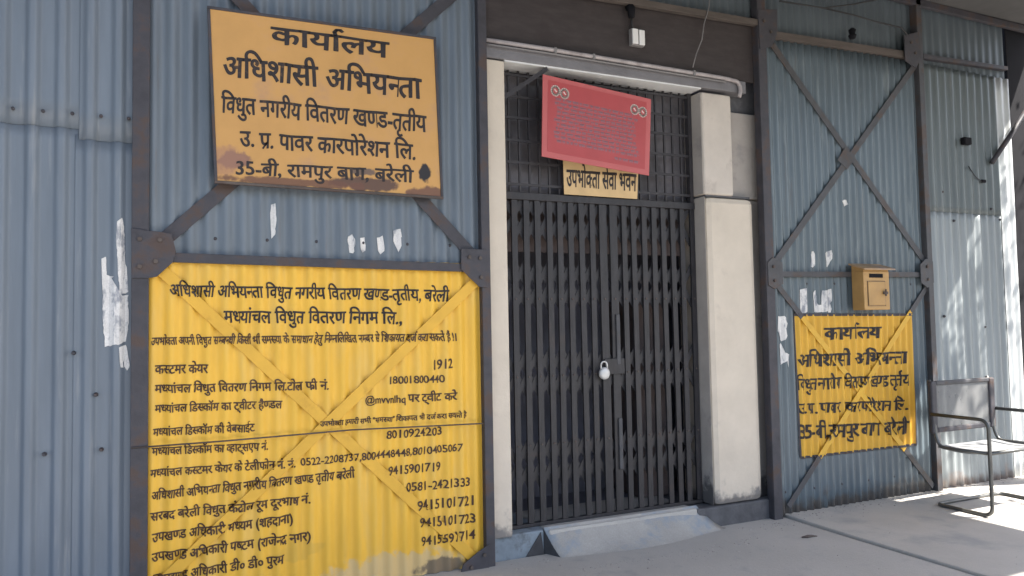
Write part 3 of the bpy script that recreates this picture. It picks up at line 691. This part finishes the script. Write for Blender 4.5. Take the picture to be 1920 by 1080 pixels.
# ------------------------------------------------------------------ letterbox
BD = -.150
bl = at(1592, 540, -.045).x; z0 = at(1622, 581, BD).z; z1 = at(1622, 508, BD).z; br = at(1668, 545, BD).x
bl = at(1620, 545, BD).x
t = thing('letterbox', ((bl+br)/2, -.05, z0), 'ochre letterbox with slot and small door above the right notice', 'letterbox')
MB().box(bl, br, BD, -.0455, z0, z1).build('body', M_box, t, .005)
w_ = br-bl
b = MB(); ov = .028
b.add([(bl-ov, BD-.035, z1+.006), (br+ov, BD-.035, z1+.006), (br+ov, -.0455, z1+.050), (bl-ov, -.0455, z1+.050), (bl-ov, BD-.035, z1+.018), (br+ov, BD-.035, z1+.018), (br+ov, -.0455, z1+.062), (bl-ov, -.0455, z1+.062)],
      [(0, 1, 2, 3), (4, 5, 6, 7), (0, 1, 5, 4), (1, 2, 6, 5), (2, 3, 7, 6), (3, 0, 4, 7)]); b.build('roof', M_boxroof, t, .002)
b = MB(); b.add([(bl+.003, BD+.003, z1), (br-.003, BD+.003, z1), (br-.003, -.047, z1), (bl+.003, -.047, z1), (bl+.003, BD+.003, z1+.017), (br-.003, BD+.003, z1+.017), (br-.003, -.047, z1+.048), (bl+.003, -.047, z1+.048)],
      [(0, 1, 5, 4), (1, 2, 6, 5), (2, 3, 7, 6), (3, 0, 4, 7)]); b.build('gable', M_box, t)
hgt = z1-z0
MB().box(bl+.22*w_, bl+.74*w_, BD-.004, BD-.0005, z1-.17*hgt, z1-.07*hgt).build('slot', M_black, t)
dr = MB().box(bl+.15*w_, bl+.80*w_, BD-.006, BD-.0005, z0+.12*hgt, z1-.28*hgt).build('door', M_box, t, .002)
b = MB()
x0, x1, za, zb = bl+.13*w_, bl+.82*w_, z0+.105*hgt, z1-.265*hgt
for q in ((x0, x1, za-.003, za), (x0, x1, zb, zb+.003), (x0, x0+.003, za+.0002, zb-.0002), (x1-.003, x1, za+.0002, zb-.0002)): b.box(q[0], q[1], BD-.0025, BD-.0004, q[2], q[3])
b.build('door_gap', M_ironb, t)
MB().box(bl+.70*w_, bl+.86*w_, BD-.020, BD-.0065, z0+.40*hgt, z0+.47*hgt).build('latch', M_ironb, t, .002)
MB().tube([(bl+.76*w_, BD-.020, z0+.35*hgt), (bl+.76*w_, BD-.020, z0+.53*hgt)], .006, 8).build('latch_pin', M_ironb, t)

# ------------------------------------------------------------------ torn paper
def paper(label, outline, n_hole=0, fn=wave, off=.0035, group='torn paper remnants on the wall'):
    "ragged scrap that follows the sheet"
    P = []
    for i in range(len(outline)):
        a, b = outline[i], outline[(i+1) % len(outline)]
        L = math.hypot(b[0]-a[0], b[1]-a[1]); k = max(1, int(L/5))
        for j in range(k): P.append((a[0]+(b[0]-a[0])*j/k+random.uniform(-1.1, 1.1), a[1]+(b[1]-a[1])*j/k+random.uniform(-1.1, 1.1)))
    pts = [xz(x, y, -.01) for x, y in P]
    bm = bmesh.new(); vs = [bm.verts.new((x, 0, z)) for x, z in pts]; fc = bm.faces.new(vs)
    bmesh.ops.triangulate(bm, faces=[fc])
    x0 = min(p[0] for p in pts); x1 = max(p[0] for p in pts); k = x0
    while k < x1:
        bmesh.ops.bisect_plane(bm, geom=bm.verts[:]+bm.edges[:]+bm.faces[:], plane_co=(k, 0, 0), plane_no=(1, 0, 0)); k += .011
    for v in bm.verts: v.co.y = fn(v.co.x)-off+.0006*math.sin(v.co.z*60)
    me = bpy.data.meshes.new('torn_paper'); bm.to_mesh(me); bm.free(); me.materials.append(M_paper)
    o = bpy.data.objects.new('torn_paper', me); COL.objects.link(o); s_ = o.modifiers.new('t', 'SOLIDIFY'); s_.thickness = .0008
    tag(o, label, 'paper', group)
trap2 = lambda X: trap(X)-.0045
post_front = lambda X: -.0515 if X > -.172 else trap2(X)
paper('tall torn white paper strip just left of the first post, highest scrap there', [(221, 416), (229, 410), (233, 430), (234, 478), (230, 486), (237, 500), (240, 548), (224, 552), (221, 490), (219, 450)], fn=trap2)
paper('large torn white paper sheet beside the first post', [(191, 484), (199, 482), (200, 516), (214, 518), (200, 532), (203, 552), (223, 556), (240, 552), (241, 606), (236, 640), (222, 646), (197, 650), (193, 600)], fn=trap2)
paper('hook shaped torn paper tail under the large scrap', [(224, 652), (237, 646), (240, 668), (243, 690), (238, 694), (233, 686), (234, 660), (228, 664), (231, 690), (226, 688)], fn=trap2)
paper('thin white paper sliver between the tan sign and the big notice', [(508, 384), (517, 382), (517, 425), (515, 440), (509, 447), (507, 420)])
paper('small white paper dab right of centre above the big notice', [(652, 444), (660, 440), (666, 448), (663, 476), (655, 474)])
paper('ring shaped white paper dab above the big notice', [(676, 446), (684, 444), (686, 470), (680, 474), (676, 468)])
paper('short white paper dab third in the row above the big notice', [(706, 446), (718, 442), (721, 470), (714, 476), (708, 470), (712, 455)])
paper('cream paper dab nearest the right post above the big notice', [(738, 432), (750, 430), (752, 444), (744, 448), (752, 462), (748, 472), (739, 452)])
paper('white paper scrap above the grey rail left of the letterbox', [(1519, 472), (1527, 470), (1529, 498), (1524, 503), (1518, 500)])
paper('white paper sliver above the grey rail nearest the letterbox', [(1546, 474), (1557, 470), (1558, 484), (1553, 502), (1547, 498)])
paper('white paper strip under the grey rail nearest the post', [(1501, 542), (1512, 540), (1513, 584), (1506, 588), (1500, 578)])
paper('u shaped white paper strip under the grey rail', [(1522, 548), (1529, 545), (1533, 572), (1541, 572), (1542, 545), (1549, 545), (1550, 584), (1526, 586)])
paper('slim white paper strip under the rail nearest the letterbox', [(1551, 543), (1558, 541), (1558, 585), (1552, 586)])
paper('peeling white paper patch left of the right notice, upper', [(1458, 594), (1470, 592), (1478, 606), (1470, 620), (1478, 630), (1466, 640), (1457, 622)])
paper('peeling white paper patch left of the right notice, lower', [(1460, 646), (1466, 644), (1470, 660), (1480, 664), (1479, 690), (1474, 676), (1464, 684)])
paper('tiny white fleck on the sheet beside the right cross brace', [(1578, 376), (1588, 374), (1590, 384), (1581, 388)])

# ------------------------------------------------------------------ wires and small fittings on the right
rod('black wire sagging under the roof at upper right', [at(1462, 2, -.07), at(1500, 8, -.07), at(1545, 15, -.07), at(1600, 8, -.07), at(1650, -2, -.07)], .006, M_wireb)
rod('second black wire sagging to the slim post top', [at(1540, 14, -.06), at(1600, 28, -.06), at(1640, 40, -.06), at(1690, 52, -.06), at(1702, 66, -.058)], .006, M_wireb)
h = at(1598, 64, -.055)
t = thing('insulator', h, 'small black insulator standing on the timber rail', 'insulator')
MB().tube([h+Vector((0, .0, -.035)), h+Vector((0, 0, -.01)), h+Vector((0, 0, .0)), h+Vector((0, 0, .03)), h+Vector((0, 0, .045))], [.02, .03, .018, .028, .012], 12).build('body', M_black, t, 0, True)
h = at(1806, 266, -.02)
t = thing('wall_hook', h, 'black hook block on the upper grey sheet at right', 'hook')
MB().box(h.x-.04, h.x+.045, -.065, -.022, h.z-.03, h.z+.03).build('block', M_black, t, .008)
rod('short dark cable end on the upper grey sheet below the black hook', [at(1816, 312, -.028), at(1828, 330, -.028), at(1842, 342, -.028)], .004, M_wireb)
h = at(1842, 340, -.02)
t = thing('cable_clip', h, 'tiny dark clip at the cable end below the black hook', 'clip')
MB().box(h.x-.025, h.x+.025, -.036, -.022, h.z-.012, h.z+.012).build('saddle', M_black, t, .003)
tag(MB().tube([at(1860, 305, -.05), at(1880, 275, -.06), at(1897, 250, -.08), at(1935, 190, -.12)], .02, 10).build('stay_pole', M_iron, None, 0, True), 'dark slanting stay crossing the sunlit strip at far right', 'pole')
for q in ((1766, 360), (1788, 414), (1874, 412), (1858, 392), (1770, 593), (1846, 613)):
    c = at(*q, -.012); b = MB(); b.tube([(c.x, -.012, c.z), (c.x, -.024, c.z)], [.012, .007], 10)
    tag(b.build('roofing_bolt', M_iron), 'small dark roofing bolt on the grey sheets behind the chair', 'bolt', 'roofing bolts in the grey sheets')
for q in ((138, 662), (83, 852), (190, 843), (180, 740)):
    c = at(*q, -.012); b = MB(); b.tube([(c.x, -.006, c.z), (c.x, -.032, c.z)], [.010, .006], 10)
    tag(b.build('roofing_bolt', M_iron), 'small dark roofing bolt on the blue sheets left of the first post', 'bolt', 'roofing bolts in the blue sheets')

for (x0_, x1_, zz, st, grp) in ((-1.0, -.16, 2.36, .116, 'screws along the left lap seams'), (-.05, 1.55, 1.80, .246, 'screws above the big notice'), (3.85, 5.3, 1.60, .268, 'screws under the grey rail'), (3.85, 5.3, .16, .268, 'screws at the foot of the right bay')):
    X = x0_
    while X < x1_:
        b = MB(); yv = -.0245 if X < -.1 else wave(X)+dent(X, zz); b.tube([(X, yv+.004, zz), (X, yv-.004, zz), (X, yv-.008, zz)], [.0085, .0085, .004], 8)
        tag(b.build('sheet_screw', M_iron), {'s': 'small dark screw head in the row '+grp[6:]}['s'], 'screw', grp); X += st
# ------------------------------------------------------------------ far right end: dark painted board and column
t = thing('end_pier', (6.9, .1, 0), 'black pier closing the right end of the wall', 'pier')
MB().box(6.515, 7.5, .0, .35, .0, 3.83).build('shaft', M_black, t, .006); MB().box(6.56, 7.5, -.12, -.002, .0, .36).build('footing', M_plinth, t, .03)

# ------------------------------------------------------------------ chair (steel cantilever with sled base)
CX0, CX1 = 4.92, 5.62; YF, YB = -.735, -.335; FL = .014; R = .0125
ch = thing('armchair', ((CX0+CX1)/2, -.5, FL), 'steel tube cantilever armchair with grey net back against the sunlit sheets', 'chair')
sled = []
def side(X): return [(X, YB, FL+R), (X, YF, FL+R), (X, YF, .655), (X, YB-.02, .66)]
path = [(CX0, YB+.005, .655), (CX0, YF, .655), (CX0, YF, FL+R), (CX0, YB, FL+R), (CX1, YB, FL+R), (CX1, YF, FL+R), (CX1, YF, .655), (CX1, YB+.005, .655)]
MB().tube(fillet(path, .065, 8), R, 12).build('sled_frame', M_chair, ch, 0, True)
# back and seat tubes
for X in (CX0+.028, CX1-.028):
    MB().tube(fillet([(X, YB+.035, .895), (X, YB-.0, .50), (X, YB-.03, .425), (X, YF+.02, .43)], .06, 6), .012, 10).build('seat_rail', M_chair, ch, 0, True)
MB().box(CX0+.0, CX0+.058, YB-.004, YB+.03, .515, .885).build('back_stile', M_iron, ch, .01)
MB().box(CX1-.058, CX1, YB-.004, YB+.03, .515, .885).build('back_stile', M_iron, ch, .01)
MB().box(CX0+.058, CX1-.058, YB-.002, YB+.028, .855, .886).build('back_rail', M_ironr, ch, .008)
MB().box(CX0+.058, CX1-.058, YB-.002, YB+.028, .520, .555).build('back_rail', M_iron, ch, .008)
MB().box(CX0+.056, CX1-.056, YB+.010, YB+.013, .55, .858).build('back_net', M_net, ch)
b = MB(); n = 14
for i in range(n+1):
    v = i/n; y = (YB-.01)+(YF+.03-(YB-.01))*v; z = .432-.016*math.sin(PI*v)+.006*v
    b.v += [(CX0+.03, y, z), (CX1-.03, y, z), (CX0+.03, y, z-.012), (CX1-.03, y, z-.012)]
for i in range(n): a = 4*i; b.f += [(a, a+1, a+5, a+4), (a+2, a+6, a+7, a+3), (a, a+4, a+6, a+2), (a+1, a+3, a+7, a+5)]
b.f += [(0, 2, 3, 1), (4*n, 4*n+1, 4*n+3, 4*n+2)]
b.build('seat', M_seat, ch)
MB().tube([(CX0+.028, YF+.02, .43), (CX1-.028, YF+.02, .43)], .012, 10).build('front_rail', M_chair, ch, 0, True)

# ------------------------------------------------------------------ litter
def floor_at(px, py, z):
    v = _r*(px-960)+_u*(540-py)+_f*FOC; return CPOS+v*((z-CAM_H)/v.z)
c = floor_at(1516, 1008, 0)
b = MB(); b.tube([c+Vector((-.045, .01, .006)), c+Vector((-.01, -.004, .01)), c+Vector((.03, .0, .006)), c+Vector((.06, -.012, .004))], [.004, .010, .008, .003], 8)
tag(b.build('twig', M_ironb, None, 0, True), 'short brown twig lying on the concrete before the right post', 'twig')
c = floor_at(932, 1044, 0)
b = MB(); b.add([(c.x-.025, c.y, .002), (c.x+.02, c.y-.014, .002), (c.x+.03, c.y+.02, .004), (c.x-.012, c.y+.028, .03), (c.x+.005, c.y+.005, .026)], [(0, 1, 4), (1, 2, 4), (2, 3, 4), (3, 0, 4), (0, 3, 2, 1)])
tag(b.build('litter', M_paper), 'crumpled white scrap on the ground left of the ramp', 'litter')

# ------------------------------------------------------------------ roofs, outside column and tree (they cast the shade)
t = thing('verandah_roof', (4.2, -1.7, 3.86), 'low grey verandah roof over the gate and the right bay', 'roof')
MB().box(1.70, 6.95, -3.4, .02, 3.862, 3.90).build('deck', M_roof, t)
for y in (-1.1, -2.2, -3.3): MB().box(1.70, 6.94, y-.03, y+.03, 3.79, 3.8615).build('purlin', M_iron, t)
t = thing('added_shade_roof', (-.8, -2, 5.45), 'high added roof, out of view, shading the left part of the wall', 'roof')  # added, unseen: keeps the sun off the left wall
MB().box(-5.5, 2.9, -4.3, .25, 5.45, 5.5).build('deck', M_roof, t)
for y in (-1.4, -2.8, -4.2): MB().box(-5.5, 2.9, y-.04, y+.04, 5.35, 5.4495).build('purlin', M_iron, t)
t = thing('shade_column', (6.705, -.505, 0), 'square grey column added out of view to shade a band of the wall', 'column')  # added, unseen: casts the upright shadow band on the far sheets
MB().box(6.64, 6.77, -.57, -.44, .0, 3.86).build('shaft', M_greypl, t, .01)
def tree(base, cc, rad, n, label):
    t = thing('tree', base, label, 'tree')
    B = Vector(base); Cc = Vector(cc); b = MB()
    b.tube([B, B+(Cc-B)*.3+Vector((.1, .05, 0)), B+(Cc-B)*.65, Cc+Vector((0, 0, -.3))], [.17, .13, .10, .05], 12)
    for k in range(9):
        d = Vector((random.gauss(0, 1), random.gauss(0, 1), random.gauss(.3, .6))).normalized(); s0 = B+(Cc-B)*random.uniform(.55, .85)
        b.tube([s0, s0.lerp(Cc+d*rad*.8, .5)+Vector((0, 0, .12)), Cc+d*rad*.85], [.05, .03, .012], 7)
    b.build('trunk', M_bark, t, 0, True)
    L = MB(); cl = []
    for k in range(26):
        d = Vector((random.gauss(0, 1), random.gauss(0, 1), random.gauss(0, .8))).normalized(); cl.append(Cc+d*rad*random.uniform(.35, .95)*Vector((1, 1, .8)).length/1.6)
    for k in range(n):
        c = random.choice(cl)+Vector((random.gauss(0, .24), random.gauss(0, .24), random.gauss(0, .2)))
        u = Vector((random.gauss(0, 1), random.gauss(0, 1), random.gauss(0, .6))).normalized(); v = u.orthogonal().normalized(); v.rotate(Matrix.Rotation(random.uniform(0, 6), 3, u))
        a = random.uniform(.05, .09); L.add([c-u*a, c+v*a*.35, c+u*a, c-v*a*.35], [(0, 1, 2, 3)])
    L.build('crown', M_leaf, t)
tree((9.2, -4.7, -.06), (8.5, -4.35, 4.7), 1.45, 5200, 'leafy tree beyond the right end of the verandah')
tree((8.7, -1.5, -.06), (7.75, -1.95, 5.0), .58, 420, 'small thin leafed tree leaning toward the end of the low roof')
# grit and dust gathered along the foot of the wall
g = MB()
def pebble(x, y, z, r):
    g.add([(x+r*random.uniform(.7, 1.3)*a, y+r*random.uniform(.7, 1.3)*b, z+r*random.uniform(.5, .9)*c) for a, b, c in ((1, 0, 0), (0, 1, 0), (-1, 0, 0), (0, -1, 0), (0, 0, 1), (0, 0, -.3))],
          [(0, 1, 4), (1, 2, 4), (2, 3, 4), (3, 0, 4), (1, 0, 5), (2, 1, 5), (3, 2, 5), (0, 3, 5)])
for k in range(600):
    X = random.uniform(1.7, 6.4); y = -.02-abs(random.gauss(0, .09))-(.05 if X < 3.8 else 0)
    if 1.98 < X < 3.32: y -= .22
    pebble(X, y, .014 if X > 3.82 else 0.0, random.choice((.002, .003, .003, .004, .007)))
for k in range(90): pebble(random.uniform(1.4, 6), random.uniform(-1.8, -.15), .014, random.choice((.002, .003, .004))) if k % 2 else pebble(random.uniform(1.0, 3.75), random.uniform(-1.2, -.2), 0, .003)
gr_ = g.build('grit', M_gap2); gr_['kind'] = 'stuff'; gr_['label'] = 'grit and dust along the foot of the wall'; gr_['category'] = 'grit'
